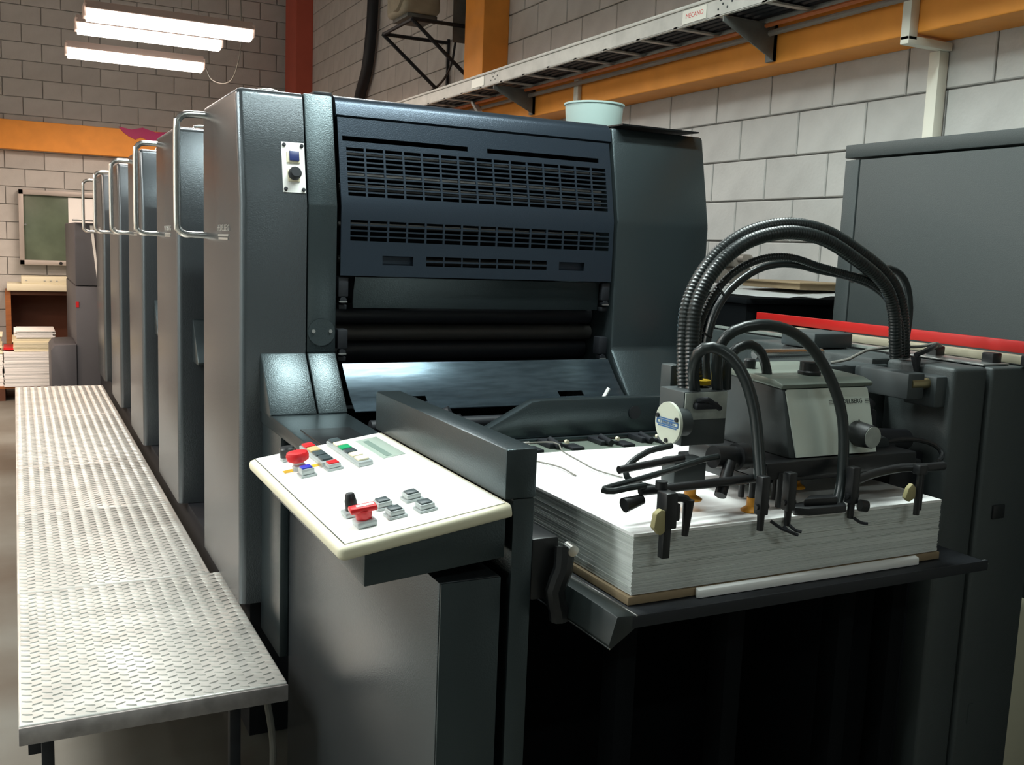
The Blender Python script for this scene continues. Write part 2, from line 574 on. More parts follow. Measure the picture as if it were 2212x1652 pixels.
def make_unit(loc, label):
    t = thing('printing_unit', loc, label, 'printing press', 'printing units of the press in a row')
    side = [(YB, .47), (YB, P0[1]), P0, P1, (3.09, .47)]
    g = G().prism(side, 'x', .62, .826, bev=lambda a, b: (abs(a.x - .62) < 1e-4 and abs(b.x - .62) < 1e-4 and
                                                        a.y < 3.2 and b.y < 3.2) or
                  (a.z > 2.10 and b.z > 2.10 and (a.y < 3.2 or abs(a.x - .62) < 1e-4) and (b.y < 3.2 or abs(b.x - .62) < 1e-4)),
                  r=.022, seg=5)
    part('operator_side_cover', g, 'paint_lit_side', t)
    g = G().prism([(YB, 1.28), (YB, P0[1]), P0, P1, P2, (3.3, 1.28)], 'x', .830, .925, allr=.005)
    part('inner_guard', g, 'paint', t)
    g = G().prism([(3.10, 1.285), (3.088, 1.285), (2.945, 1.112), (2.96, 1.10), (3.10, 1.10)], 'x', .682, .827, allr=.004)
    g.prism([(3.10, 1.285), (3.088, 1.285), (2.945, 1.112), (2.96, 1.10), (3.10, 1.10)], 'x', .831, .925, allr=.004)
    part('kick_guard', g, 'paint', t)
    # drive side
    g = G().prism([(YB, .475), (YB, P0[1] - .004), (3.165, P0[1] - .004), P1, P2, P3, (2.94, 1.05), (3.09, 1.0), (3.09, .475)],
                  'x', 1.98, 2.40, allr=.012)
    part('drive_side_cover', g, 'paint', t, label='grey-green drive side cover')
    g = G().prism([(3.12, 2.106), (3.40, 2.111), (3.40, 2.115), (3.118, 2.111)], 'x', 2.00, 2.345)
    part('rubber_flap', g, 'black', t, label='thin black flap on top')
    # body behind the covers
    g = G().box(.68, 2.36, 3.40, YB - .01, .475, 2.03)
    g.box(.70, 1.97, 3.12, 3.42, .475, 1.02)
    g.box(.75, 2.33, YB - .01, 4.20, .475, 1.1)
    part('inner_body', g, 'dark_body', t)
    # top roll cover
    g = G().prism([(YB, 2.04), (YB, 2.110), (3.165, 2.110), (3.146, 2.046), (3.155, 2.04)], 'x', .932, 1.972,
                  bev=lambda a, b: abs(a.y - 3.165) < 1e-4 and abs(b.y - 3.165) < 1e-4, r=.03, seg=5)
    part('top_cover', g, 'paint_blue', t)
    part('cover_latch', G().tube([(.74, 3.40, 2.10), (.74, 3.40, 2.132), (.80, 3.40, 2.134), (.80, 3.40, 2.10)], .005),
         'chrome', t)
    part('cover_hinge', G().box(.87, .93, 3.19, 3.26, 2.104, 2.118, .003), 'dark', t)
    # grille cover that follows the bend
    holes = []
    u0, u1 = .958, 1.945
    holes.append((.950, 1.392, 1.963, 1.979))
    holes.append((1.465, 1.915, 1.963, 1.979))
    nu = 15
    pu = (u1 - u0) / nu
    for i in range(nu):
        ua, ub = u0 + i * pu + .0035, u0 + (i + 1) * pu - .0035
        for j in range(10):
            pv = (1.946 - 1.786) / 10
            va = 1.786 + j * pv
            holes.append((ua, ub, va + .0025, va + pv - .0025))
        for j in range(4):
            pv = (1.716 - 1.645) / 4
            va = 1.645 + j * pv
            holes.append((ua + .006, ub + .006, va + .0025, va + pv - .0025))
    for i in range(7):
        ua = 1.232 + i * .0665
        holes.append((ua, ua + .062, 1.590, 1.604))
        holes.append((ua, ua + .062, 1.572, 1.584))
    holes.append((1.078, 1.186, 1.572, 1.602))
    holes.append((1.742, 1.848, 1.572, 1.602))

    def fn(u, v):
        return Vector((u, profile_y(v) + .004, v))
    g = G().slotted([.937, 1.965], [1.535, 1.755, 2.038], holes, fn, .006)
    gr = part('grille_cover', g, 'paint_blue', t, label='dark blue-grey slotted guard', smooth=20)
    for xa in (1.078, 1.742):
        part('grip_recess', G().box(xa - .003, xa + .111, 3.1005, 3.118, 1.568, 1.606, .002), 'paint_blue', gr)
    g = G()
    for z, m_ in ((1.93, .008), (1.86, .01), (1.82, .012), (1.70, .008), (1.585, .012)):
        g.cyl((.95, 3.17, z), (1.95, 3.17, z), m_, seg=10)
    part('rod', g, 'roller_band', gr)
    g = G().prism([(3.105, 1.53), (3.112, 1.534), (3.118, 1.428), (3.13, 1.43), (3.13, 1.53)], 'x', .99, 1.93, allr=.001)
    part('ink_guard', g, 'paint', t)
    # clamps beside the opening
    for xa, zz in ((.945, 1.50), (.945, 1.33), (1.945, 1.50), (1.945, 1.30)):
        g = G().box(xa - .012, xa + .022, 3.095, 3.14, zz - .035, zz + .03, .004)
        g.cyl((xa + .004, 3.09, zz - .045), (xa + .004, 3.12, zz - .045), .011, seg=10)
        g.box(xa - .008, xa + .018, 3.10, 3.13, zz - .075, zz - .06, .002)
        part('clamp', g, 'dark', t)
        part('clamp_pin', G().box(xa - .010, xa + .016, 3.088, 3.094, zz - .052, zz - .048), 'steel', t)
    # rollers in the opening
    for (yy, zz, rr, mm) in ((3.26, 1.40, .035, 'roller'), (3.25, 1.335, .028, 'roller_band'), (3.30, 1.27, .04, 'roller')):
        part('roller', G().cyl((.93, yy, zz), (1.975, yy, zz), rr, seg=24), mm, t)
    # handrail
    g = G().tube([(.63, 3.70, 2.068), (.575, 3.70, 2.068), (.545, 3.70, 2.064), (.526, 3.70, 2.045), (.521, 3.70, 2.01),
                  (.521, 3.70, 1.70), (.526, 3.70, 1.665), (.545, 3.70, 1.649), (.575, 3.70, 1.646), (.63, 3.70, 1.646)],
                 .0125, seg=14, step=.012)
    part('handrail', g, 'chrome', t)
    # raised lettering on the operator side
    mt = Matrix.Translation((.6185, 3.36, 1.672)) @ Matrix(((0, 0, -1, 0), (-1, 0, 0, 0), (0, 1, 0, 0), (0, 0, 0, 1)))
    g = G().text('HEIDELBERG', .030, mt, sx=1.25)
    g.box(.6175, .62, 3.27, 3.45, 1.645, 1.652)
    g.box(.6175, .62, 3.28, 3.44, 1.634, 1.641)
    part('lettering', g, 'silver', t, smooth=0)
    return t


PITCH_Y = 1.32
u1 = make_unit((1.5, 3.4, 0), 'printing unit nearest the feeder, with slotted guard and switch plate')
names = ['second', 'third', 'fourth', 'fifth']
for i in range(1, 5):
    copy_tree(u1, (1.5, 3.4 + PITCH_Y * i, 0),
              'tall grey printing unit with handrail, %s one counted from the feeder%s' %
              (names[i - 1], ', last before the delivery' if i == 4 else ''))

# switch plate and cover disc only on the first unit
sp_n = Vector((0, -(P0[1] - P1[1]), (P0[0] - P1[0]))).normalized()
upv = Vector((0, P0[0] - P1[0], P0[1] - P1[1])).normalized()


def face_m(x, z, lift=0.0):
    """matrix on the sloping front of unit 1: local X = world X, local Y = up the slope, local Z = outwards."""
    o = Vector((x, profile_y(z), z)) + sp_n * lift
    return Matrix.Translation(o) @ Matrix((Vector((1, 0, 0)), upv, sp_n)).transposed().to_4x4()


mt = face_m(.788, 1.866)
sw = part('switch_plate', G().box(-.036, .036, -.080, .080, 0, .003, .001, mtx=mt), 'white_plate', u1,
          label='white plate with blue button and black knob')
for sx in (-.028, .028):
    for sy in (-.070, .070):
        g = G().lathe([(.006, 0), (.006, .004), (.004, .006)], mt @ Matrix.Translation((sx, sy, .003)), 12)
        part('screw', g, 'dark', sw)
g = G().box(-.021, .021, .014, .052, .003, .009, .002, mtx=mt)
part('button_bezel', g, 'creambtn', sw)
part('push_button', G().box(-.014, .017, .019, .050, .009, .014, .002, mtx=mt), 'bluesw', sw, label='dark blue square button')
part('knob_base', G().box(-.020, .018, -.046, -.006, .003, .008, .003, mtx=mt), 'creambtn', sw)
g = G().lathe([(.020, 0), (.020, .014), (.016, .024), (.015, .026)], mt @ Matrix.Translation((0, -.022, .008)), 20)
part('rotary_knob', g, 'dark', sw)
g = G().cyl((.877, 3.0895, 1.352), (.877, 3.0865, 1.352), .044, seg=32)
part('access_disc', g, 'paint', u1)
for xa in (.850, .906):
    part('bolt', G().cyl((xa, 3.087, 1.355), (xa, 3.082, 1.355), .006, seg=10), 'steel', u1)

# side frame that carries the units
g = G().box(.66, 2.38, 3.12, 9.4, 0, .468)
single('press_bed', g, 'dark', 'dark base frame running under the printing units', 'press base')

# ------------------------------------------------------------------ delivery end
t = thing('delivery_unit', (.9, 9.5, 0), 'low dark grey delivery box at the far end of the press', 'printing press')
part('housing', G().box(.475, 2.30, 9.5, 11.2, 1.17, 1.724, .012), 'deliverypaint', t)
part('lower_housing', G().box(.475, 2.30, 9.5, 11.2, 0, 1.165, .01), 'deliverypaint', t)
part('step_box', G().prism([(.267, 0), (.267, .60), (.30, .645), (.474, .65), (.474, 0)], 'y', 9.48, 10.2, allr=.005), 'deliverypaint', t)
part('top_guard', G().box(.46, .66, 9.40, 9.5, 1.735, 1.75, .003), 'steel', t)
part('light_strip', G().prism([(.60, 1.70), (.625, 1.70), (.672, 1.16), (.66, 1.16)], 'y', 9.47, 9.495), 'white_plate', t)
part('switch', G().box(.475, .50, 9.492, 9.499, .98, 1.03), 'red', t)

# ------------------------------------------------------------------ feeder
f = thing('sheet_feeder', (1.5, 2.3, 0), 'dark grey feeder frame around the paper pile in the foreground', 'feeder')
g = G().box(.850, .920, 1.68, 2.465, 1.150, 1.252, .005)
part('side_guard', g, 'paint', f, label='grey guard wall beside the control desk')
part('front_post', G().box(.872, .9195, 1.685, 1.80, 0, 1.149, .003), 'paint', f)
part('side_panel', G().box(.880, .9190, 1.80, 2.50, 0, 1.149), 'dark', f)
part('ledge', G().prism([(3.085, 1.112), (2.37, 1.100), (2.36, 1.09), (2.36, 1.065), (3.085, 1.065)], 'x', .684, .925, allr=.006),
     'paint', f)
part('ledge_recess', G().box(.715, .86, 2.50, 2.72, 1.1, 1.1085, .001), 'black', f)  # black plate added; the darkness of a recess is in its colour
part('lower_side_panel', G().box(.69, .72, 2.845, 3.10, .38, 1.064, .003), 'paint', f)
# polished feed plate with grip slots


def fp(u, v):
    return Vector((u, 3.085 + (2.935 - 3.085) * v, 1.247 + (1.112 - 1.247) * v - .012 * math.sin(math.pi * v)))


g = G().slotted([.945, 1.966], [0, .2, .4, .6, .8, 1.0],
                [(1.115, 1.20, .66, .80), (1.70, 1.80, .66, .80)], fp, .004)
part('feed_plate', g, 'feedplate', f, label='polished dark metal plate with two grip slots', smooth=60)
part('feed_plate_backing', G().box(.94, 1.97, 3.09, 3.20, 1.0, 1.09), 'dark_body', f)
part('feed_table', G().box(.93, 2.05, 2.30, 2.93, 1.02, 1.045, .003), 'dark', f)
part('feed_board', G().box(1.0, 1.98, 2.285, 2.44, 1.070, 1.089, .002), 'headroof', f)
for (ya, za, xa, xb, rr, mm) in ((2.50, 1.075, .95, 2.02, .011, 'steel'), (2.62, 1.085, .95, 2.02, .016, 'dark'),
                                 (2.80, 1.09, .95, 2.02, .02, 'dark'), (2.34, 1.112, .94, 1.25, .008, 'chrome'),
                                 (2.305, 1.10, .94, 1.17, .007, 'chrome')):
    part('cross_shaft', G().cyl((xa, ya, za), (xb, ya, za), rr, seg=14), mm, f)
for xa in (1.06, 1.22, 1.35, 1.52, 1.66, 1.80, 1.93):
    g = G().box(xa - .022, xa + .022, 2.36, 2.44, 1.088, 1.108 + .006 * math.sin(xa * 40), .004)
    g.cyl((xa, 2.34, 1.10), (xa, 2.40, 1.108), .009, seg=12)
    g.box(xa + .03, xa + .07, 2.32, 2.38, 1.088, 1.098, .003)
    part('sheet_guide', g, 'dark', f)
    part('guide_screw', G().cyl((xa + .03, 2.36, 1.108), (xa + .03, 2.35, 1.108), .006, seg=10), 'creambtn', f)
g = G().tube([(1.11, 2.72, 1.06), (1.12, 2.70, 1.12), (1.14, 2.68, 1.15)], .008)
g.cyl((1.13, 2.70, 1.13), (1.16, 2.68, 1.15), .018, seg=14)
g.cyl((1.17, 2.69, 1.12), (1.19, 2.67, 1.13), .014, seg=14)
g.tube([(1.12, 2.70, 1.09), (1.20, 2.66, 1.10), (1.26, 2.60, 1.105)], .007)
part('guide_roller', g, 'dark', f)
# beam carrying the suction head
g = G().prism([(1.03, 1.062), (1.315, 1.209), (1.345, 1.213), (1.80, 1.212), (1.80, 1.102), (1.24, 1.100), (1.12, 1.062)],
              'y', 2.45, 2.49, allr=.007)
bmn = part('guide_beam', g, 'paint', f, label='grey guide beam with chamfered end')
part('beam_hole', G().cyl((1.668, 2.449, 1.165), (1.668, 2.447, 1.165), .021, seg=24), 'dark', bmn)
part('beam_lip', G().box(1.18, 1.80, 2.435, 2.449, 1.095, 1.103, .002), 'paint', bmn)
part('white_tab', G().tube([(1.81, 2.86, 1.135), (1.835, 2.86, 1.175)], .007, seg=8), 'paper', f)
# drive side housing
g = G().box(2.10, 2.227, 1.68, 1.90, 0, 1.388, .012, 3)
part('drive_housing', g, 'cabinet', f, label='dark grey drive side column')
part('drive_door', G().box(2.232, 2.455, 1.672, 2.0, 0, 1.388, .008, 3), 'cabinet', f)
part('housing_side', G().box(2.21, 2.44, 2.005, 2.80, 0, 1.388, .008), 'cabinet', f)
part('door_vent', G().box(2.285, 2.33, 1.666, 1.672, .985, 1.022, .002), 'black', f)
part('door_label', G().box(2.275, 2.292, 1.6695, 1.672, .415, .47), 'cabinet', f)
part('housing_rear', G().box(2.06, 2.20, 1.91, 2.42, 0, 1.388, .008), 'cabinet', f)
part('inner_side_wall', G().box(1.985, 2.10, 1.75, 2.40, 0, 1.16, .004), 'dark', f)
part('inner_bracket', G().prism([(1.80, 1.17), (1.90, 1.30), (2.10, 1.34), (2.10, 1.0), (1.96, 1.0)], 'y', 1.93, 1.99), 'dark', f)
part('red_rail', G().box(2.398, 2.412, 1.66, 2.78, 1.418, 1.450, .002), 'redpaint', f, label='bright red rail')
part('rail_channel', G().box(2.36, 2.397, 1.66, 2.78, 1.392, 1.414, .002), 'beige', f)
for (xa, ya) in ((2.30, 1.91), (2.305, 1.735), (2.36, 1.66)):
    part('black_block', G().box(xa - .018, xa + .018, ya - .018, ya + .018, 1.389, 1.420, .004), 'black', f)
part('top_strip', G().box(2.23, 2.33, 1.70, 2.78, 1.389, 1.394, .001), 'steel', f)
part('top_rib', G().box(2.215, 2.225, 1.96, 2.78, 1.394, 1.402), 'greyplate', f)
part('top_box', G().box(2.05, 2.20, 2.12, 2.26, 1.39, 1.435, .006), 'heads', f)
part('glint_bar', G().cyl((1.78, 2.06, 1.385), (2.02, 2.06, 1.385), .014, seg=14), 'chrome', f)
# cross rail of the suction head
g = G().box(1.76, 2.12, 1.90, 1.985, 1.305, 1.372, .010)
part('cross_rail', g, 'heads', f)
part('rail_clamp', G().box(1.985, 2.045, 1.72, 1.90, 1.305, 1.372, .006), 'heads', f)
part('rail_clamp', G().box(2.062, 2.13, 1.70, 1.80, 1.285, 1.365, .006), 'heads', f)
part('threaded_pin', G().cyl((2.0, 1.73, 1.345), (2.085, 1.73, 1.345), .014, seg=16), 'brass', f)
# pile clamp left
h = part('clamp_block', G().box(.921, .985, 1.69, 1.80, .93, 1.062, .008), 'black', f)
part('clamp_lever', G().tube([(.985, 1.67, 1.045), (.978, 1.66, 1.0), (.962, 1.66, .96), (.972, 1.66, .915), (.975, 1.66, .895)], .020,
                            seg=10), 'black', f)
part('clamp_pivot', G().cyl((.992, 1.67, 1.045), (.992, 1.645, 1.042), .012, seg=16), 'chrome', f)
# lower dark interior
part('pile_shaft_back', G().box(.93, 2.09, 2.32, 2.34, 0, 1.0), 'dark_body', f)
for xa in (1.15, 1.45, 1.80, 1.98):
    part('lift_column', G().box(xa, xa + .05, 1.70, 1.76, 0, .92, .003), 'dark_body', f)

# ------------------------------------------------------------------ pile tray, pile
t = thing('pile_tray', (1.5, 1.54, .94), 'dark steel lifting tray under the paper pile, bent lip at left', 'tray')
part('deck', G().box(1.045, 2.03, 1.492, 2.30, .932, .956, .004), 'dark', t)
part('front_lip', G().box(1.035, 2.04, 1.486, 1.4915, .932, .957, .002), 'dark', t)
part('bent_lip', G().prism([(1.046, .957), (1.042, .931), (.990, .897), (.984, .905), (1.0, .960)], 'y', 1.487, 2.25, allr=.002),
     'rubber', t, label='glossy black bent lip')
part('lip_edge', G().tube([(1.044, 1.486, .957), (1.044, 2.25, .957)], .002, seg=6), 'chrome', t)
part('lip_edge', G().tube([(.986, 1.486, .899), (.986, 2.25, .899)], .002, seg=6), 'chrome', t)
part('corner_bolt', G().cyl((2.032, 1.50, .945), (2.048, 1.50, .945), .008, seg=10), 'steel', t)

t = thing('paper_pile', (1.5, 1.54, .96), 'big white pile of blank sheets under the suction head', 'paper')
g = G()
z = .976
rr = random.Random(3)
while z < 1.094:
    h = rr.uniform(.0012, .0032)
    dx, dy = rr.uniform(-.0011, .0011), rr.uniform(-.0011, .0011)
    g.box(1.064 + dx, 1.924 + dx, 1.540 + dy, 2.27 + dy, z, z + h - .0003)
    z += h
part('sheets', g, 'paperedge', t, kind='stuff', smooth=0)
part('top_sheets', G().box(1.062, 1.922, 1.538, 2.272, 1.0945, 1.1005), 'paper', t, label='bright white top sheets', smooth=0)
part('pile_board', G().box(1.056, 1.93, 1.536, 2.28, .9575, .974, .001), 'kraft', t, label='brown board under the sheets')
g = G().prism([(1.533, .977), (1.520, .974), (1.519, .957), (1.531, .955)], 'x', 1.215, 1.845, allr=.003)
part('folded_strip', g, 'paper', t, label='folded white paper strip')

# ------------------------------------------------------------------ control desk
cd = thing('control_desk', (.7, 1.9, 0), 'tilted white control panel on a grey pedestal, full of buttons', 'control panel')
part('pedestal', G().box(.716, .848, 1.682, 2.84, 0, .997, .004), 'paint_lit_side', cd)
part('pedestal_front', G().box(.718, .8465, 1.676, 1.6815, 0, .996, .002), 'paint', cd)  # front in the darker paint, so its shade is in the colour
part('desk_housing', G().prism([(.56, 1.012), (.56, 1.078), (.848, 1.122), (.848, 1.038)], 'y', 1.668, 2.40, allr=.003),
     'paint', cd)
SL = .155
AN = math.atan(SL)
DM = Matrix.Translation((.505, 0, 1.096)) @ Matrix.Rotation(-AN, 4, 'Y')
DC = math.cos(AN)


def dm(x, y, lift=0.0):
    return DM @ Matrix.Translation(((x - .505) / DC, y, lift))


b = bmesh.new()
bmesh.ops.create_cube(b, size=1)
W_ = .349
for v in b.verts:
    v.co = Vector((W_ / 2 + v.co.x * W_, (1.652 + 2.425) / 2 + v.co.y * (2.425 - 1.652), -.0145 + v.co.z * .027))
es = [e for e in b.edges if abs(e.verts[0].co.z - e.verts[1].co.z) > .01 and max(e.verts[0].co.x, e.verts[1].co.x) < .01]
bmesh.ops.bevel(b, geom=es, offset=.016, segments=4, affect='EDGES', profile=0.5)
es = [e for e in b.edges if (e.verts[0].co.x < .02 or e.verts[1].co.x < .02) and abs(e.verts[0].co.z - e.verts[1].co.z) < .001]
bmesh.ops.bevel(b, geom=es, offset=.010, segments=4, affect='EDGES', profile=0.5)
dk = part('desk_top', G().add(b, DM), 'cream', cd, label='cream rounded desk top')
part('panel_face', G().box(.018, .343, 1.668, 2.415, -.0005, .0008, mtx=DM), 'white_plate', dk, label='white panel face', smooth=0)
part('panel_line', G().box(.0165, .0175, 1.668, 2.41, -.0005, .0006, mtx=DM), 'print_dark', dk, smooth=0)
part('lcd_window', G().box(-.026, .030, -.107, .107, .0008, .0022, mtx=dm(.793, 2.269)), 'lcd', dk, label='pale green display window')
part('lcd_display', G().box(-.007, .008, -.09, .09, .0022, .003, mtx=dm(.786, 2.262)), 'lcd_dark', dk)
part('yellow_label', G().box(-.042, .042, -.012, .012, .0008, .0014, mtx=dm(.590, 2.232)), 'yellow', dk)


def button(x, y, cap, w=.030, d=.034, h=.016, name='push_button', lab=None):
    g = G().box(-w / 2 - .004, w / 2 + .004, -d / 2 - .004, d / 2 + .004, .0006, .006, .002, mtx=dm(x, y))
    g.box(-w / 2, w / 2, -d / 2, d / 2, .006, h, .002, mtx=dm(x, y))
    bs = part('button_base', g, 'btnbase', cd)
    part('button_cap', G().box(-w / 2 + .003, w / 2 - .003, -d / 2 + .003, d / 2 - .003, h - .001, h + .003, .0015, mtx=dm(x, y)),
         cap, bs, label=lab)


for (x, y) in ((.647, 1.815), (.648, 1.748), (.710, 1.822), (.708, 1.742)):
    button(x, y, 'btncap')
button(.650, 2.172, 'red', lab='red button cap')
button(.586, 2.165, 'blue', h=.020, lab='blue button cap')
g = G().box(-.018, .018, -.105, .105, .0006, .012, .002, mtx=dm(.650, 2.305))
st = part('button_strip', g, 'btnbase', cd)
for i, c in enumerate(('red', 'tan', 'btncap', 'btncap')):
    yy = 2.385 - i * .05
    part('strip_button', G().box(-.013, .013, -.021, .021, .011, .017, .002, mtx=dm(.650, yy)), c, st)
g = G().box(-.018, .018, -.135, .130, .0006, .012, .002, mtx=dm(.716, 2.268))
st = part('button_strip', g, 'btnbase', cd)
for i, c in enumerate(('btncap', 'creambtn', 'green', 'btncap', 'creambtn', 'creambtn')):
    yy = 2.378 - i * .043
    part('strip_button', G().box(-.013, .013, -.018, .018, .011, .017, .002, mtx=dm(.716, yy)), c, st)
# emergency stop
es_ = part('stop_collar', G().lathe([(.016, .0006), (.016, .012), (.012, .016), (.012, .022)], dm(.584, 2.225), 20), 'btnbase', cd)
part('emergency_stop', G().lathe([(.015, .020), (.025, .026), (.027, .037), (.024, .044), (.012, .046)], dm(.584, 2.225), 28), 'red', es_,
     label='red mushroom stop button')
kb = part('knob_base', G().box(-.018, .018, -.018, .018, .0006, .010, .003, mtx=dm(.585, 2.335)), 'btnbase', cd)
part('selector_knob', G().lathe([(.018, .010), (.019, .030), (.016, .034)], dm(.585, 2.335), 20), 'black', kb)
kb = part('knob_base', G().box(-.019, .019, -.019, .019, .0006, .012, .004, mtx=dm(.583, 1.815)), 'btnbase', cd)
part('speed_knob', G().lathe([(.0125, .012), (.012, .030), (.009, .044), (.007, .046)], dm(.583, 1.815), 18), 'black', kb,
     label='tall black tapered knob')
kb = part('knob_base', G().box(-.020, .020, -.020, .020, .0006, .014, .004, mtx=dm(.584, 1.740)), 'btnbase', cd)
part('key_collar', G().lathe([(.015, .014), (.017, .024), (.017, .032)], dm(.584, 1.740), 18), 'red', kb)
part('turn_handle', G().box(-.026, .026, -.015, .015, .029, .040, .003, mtx=dm(.584, 1.740) @ Matrix.Rotation(-.1, 4, 'Z')), 'red', kb,
     label='red turn handle with white stripe')
part('handle_stripe', G().box(-.012, .022, -.007, .005, .0395, .0408, mtx=dm(.584, 1.740) @ Matrix.Rotation(-.1, 4, 'Z')), 'white_plate', kb)

# ------------------------------------------------------------------ suction head and its hoses
H = {
    'big_hose_a': [(1.336,1.740,1.339), (1.333,1.746,1.411), (1.335,1.753,1.479), (1.346,1.759,1.539), (1.384,1.766,1.600), (1.443,1.772,1.652), (1.518,1.779,1.687), (1.624,1.785,1.705), (1.739,1.791,1.692), (1.854,1.798,1.648), (1.940,1.804,1.605), (1.991,1.811,1.565), (2.023,1.817,1.511), (2.042,1.824,1.446), (2.057,1.830,1.401)],
    'big_hose_b': [(1.329,1.760,1.336), (1.326,1.767,1.408), (1.328,1.774,1.479), (1.340,1.781,1.543), (1.382,1.789,1.610), (1.446,1.796,1.666), (1.529,1.803,1.705), (1.646,1.810,1.725), (1.772,1.817,1.711), (1.896,1.824,1.665), (1.988,1.831,1.620), (2.048,1.839,1.573), (2.085,1.846,1.512), (2.106,1.853,1.443), (2.122,1.860,1.397)],
    'hose_c': [(1.380,1.770,1.333), (1.372,1.774,1.407), (1.372,1.779,1.477), (1.395,1.783,1.532), (1.428,1.787,1.574), (1.468,1.791,1.606), (1.519,1.796,1.630), (1.582,1.800,1.645), (1.654,1.804,1.646), (1.741,1.809,1.629), (1.827,1.813,1.614), (1.928,1.817,1.593), (2.012,1.821,1.547), (2.059,1.826,1.481), (2.078,1.830,1.403)],
    'hose_d': [(1.411,1.780,1.331), (1.402,1.786,1.426), (1.418,1.792,1.499), (1.449,1.798,1.547), (1.491,1.805,1.582), (1.554,1.811,1.615), (1.620,1.817,1.630), (1.689,1.823,1.630), (1.762,1.829,1.619), (1.882,1.835,1.603), (1.981,1.842,1.575), (2.055,1.848,1.527), (2.104,1.854,1.466), (2.129,1.860,1.397)],
    'hose_e': [(1.940,1.890,1.597), (1.991,1.900,1.610), (2.029,1.900,1.621), (2.079,1.900,1.629), (2.124,1.900,1.615), (2.155,1.900,1.581), (2.171,1.900,1.525), (2.171,1.900,1.468), (2.150,1.890,1.392)],
    'arc_mid': [(1.390,1.720,1.340), (1.369,1.705,1.405), (1.363,1.689,1.452), (1.385,1.674,1.484), (1.440,1.658,1.499), (1.506,1.643,1.490), (1.562,1.627,1.455), (1.608,1.612,1.393), (1.636,1.596,1.320), (1.639,1.581,1.249), (1.627,1.565,1.158), (1.602,1.550,1.104)],
    'arc_low': [(1.328,1.720,1.342), (1.302,1.698,1.397), (1.294,1.675,1.438), (1.314,1.653,1.452), (1.347,1.630,1.432), (1.370,1.607,1.387), (1.382,1.585,1.321), (1.379,1.562,1.246), (1.370,1.540,1.188)],
    'arc_back': [(1.445,1.760,1.343), (1.442,1.757,1.408), (1.463,1.753,1.437), (1.500,1.750,1.445), (1.530,1.747,1.426), (1.546,1.743,1.386), (1.551,1.740,1.354)],
    'tube_loop': [(1.353,1.600,1.228), (1.275,1.594,1.227), (1.167,1.588,1.208), (1.085,1.581,1.196), (1.025,1.575,1.189), (1.006,1.569,1.186), (1.025,1.562,1.184), (1.060,1.556,1.190), (1.091,1.550,1.193)],
    'tube_back': [(1.228,1.660,1.243), (1.160,1.647,1.237), (1.109,1.633,1.219), (1.090,1.620,1.204), (1.094,1.607,1.189), (1.122,1.593,1.179), (1.164,1.580,1.171)],
}
sh = thing('suction_head', (1.65, 1.75, 1.2), 'grey suction head with pale front plate above the paper pile', 'suction head')
# main box with sloping front
g = G().prism([(1.62, 1.203), (1.66, 1.358), (1.90, 1.372), (1.90, 1.203)], 'x', 1.521, 1.780, allr=.008)
bx = part('head_box', g, 'heads', sh)
g = G().prism([(1.652, 1.356), (1.648, 1.366), (1.68, 1.376), (1.905, 1.386), (1.905, 1.370)], 'x', 1.512, 1.789, allr=.004)
part('head_roof', g, 'headroof', sh)
fy = lambda z_: 1.62 + (z_ - 1.203) / (1.358 - 1.203) * .04
g = G().prism([(1.538, 1.207), (1.527, 1.350), (1.532, 1.3545), (1.770, 1.3545), (1.776, 1.350), (1.782, 1.207)], 'z', 0, .003)
# lay the plate on the sloping front (x, height) -> world
for v in g.bm.verts:
    x_, h_, l_ = v.co
    v.co = Vector((x_, fy(h_) - .0015 - l_, h_))
bmesh.ops.recalc_face_normals(g.bm, faces=g.bm.faces[:])
fpz = part('front_plate', g, 'headplate', sh, label='pale metal front plate with lettering')
sn = Vector((0, -.155, .04)).normalized()
su = Vector((0, .04, .155)).normalized()


def hm(x_, z_, lift=.0048):
    return Matrix.Translation(Vector((x_, fy(z_), z_)) + sn * lift) @ Matrix((Vector((1, 0, 0)), su, sn)).transposed().to_4x4()


g = G().text('HEIDELBERG', .0155, hm(1.713, 1.322), ext=.0003, sx=.95)
for sx in (-1, 1):
    for k in (-1, 0, 1):
        g.box(sx * .056 - .006, sx * .056 + .006, k * .004 - .0008, k * .004 + .0008, 0, .0004, mtx=hm(1.713, 1.322))
part('front_lettering', g, 'print_dark', fpz, smooth=0)
g = G().text('A', .012, hm(1.738, 1.277), ext=.0003)
g.box(-.012, .012, -.0007, .0007, 0, .0004, mtx=hm(1.738, 1.268) @ Matrix.Rotation(.2, 4, 'Z'))
part('symbol', g, 'print_dark', fpz, smooth=0)
kn = part('adjusting_knob', G().cyl((1.728, 1.632, 1.250), (1.728, 1.582, 1.250), .030, .026, seg=28), 'black', sh)
part('knob_face', G().cyl((1.728, 1.5825, 1.250), (1.728, 1.5805, 1.250), .0245, seg=28), 'greyplate', kn)
rk = part('roof_knob', G().lathe([(.026, 0), (.027, .006), (.023, .009), (.023, .028), (.020, .030)], Matrix.Translation((1.655, 1.72, 1.378)), 24),
          'black', sh)
part('roof_knob', G().lathe([(.014, 0), (.015, .02), (.012, .024)], Matrix.Translation((1.56, 1.82, 1.380)), 18), 'black', sh)
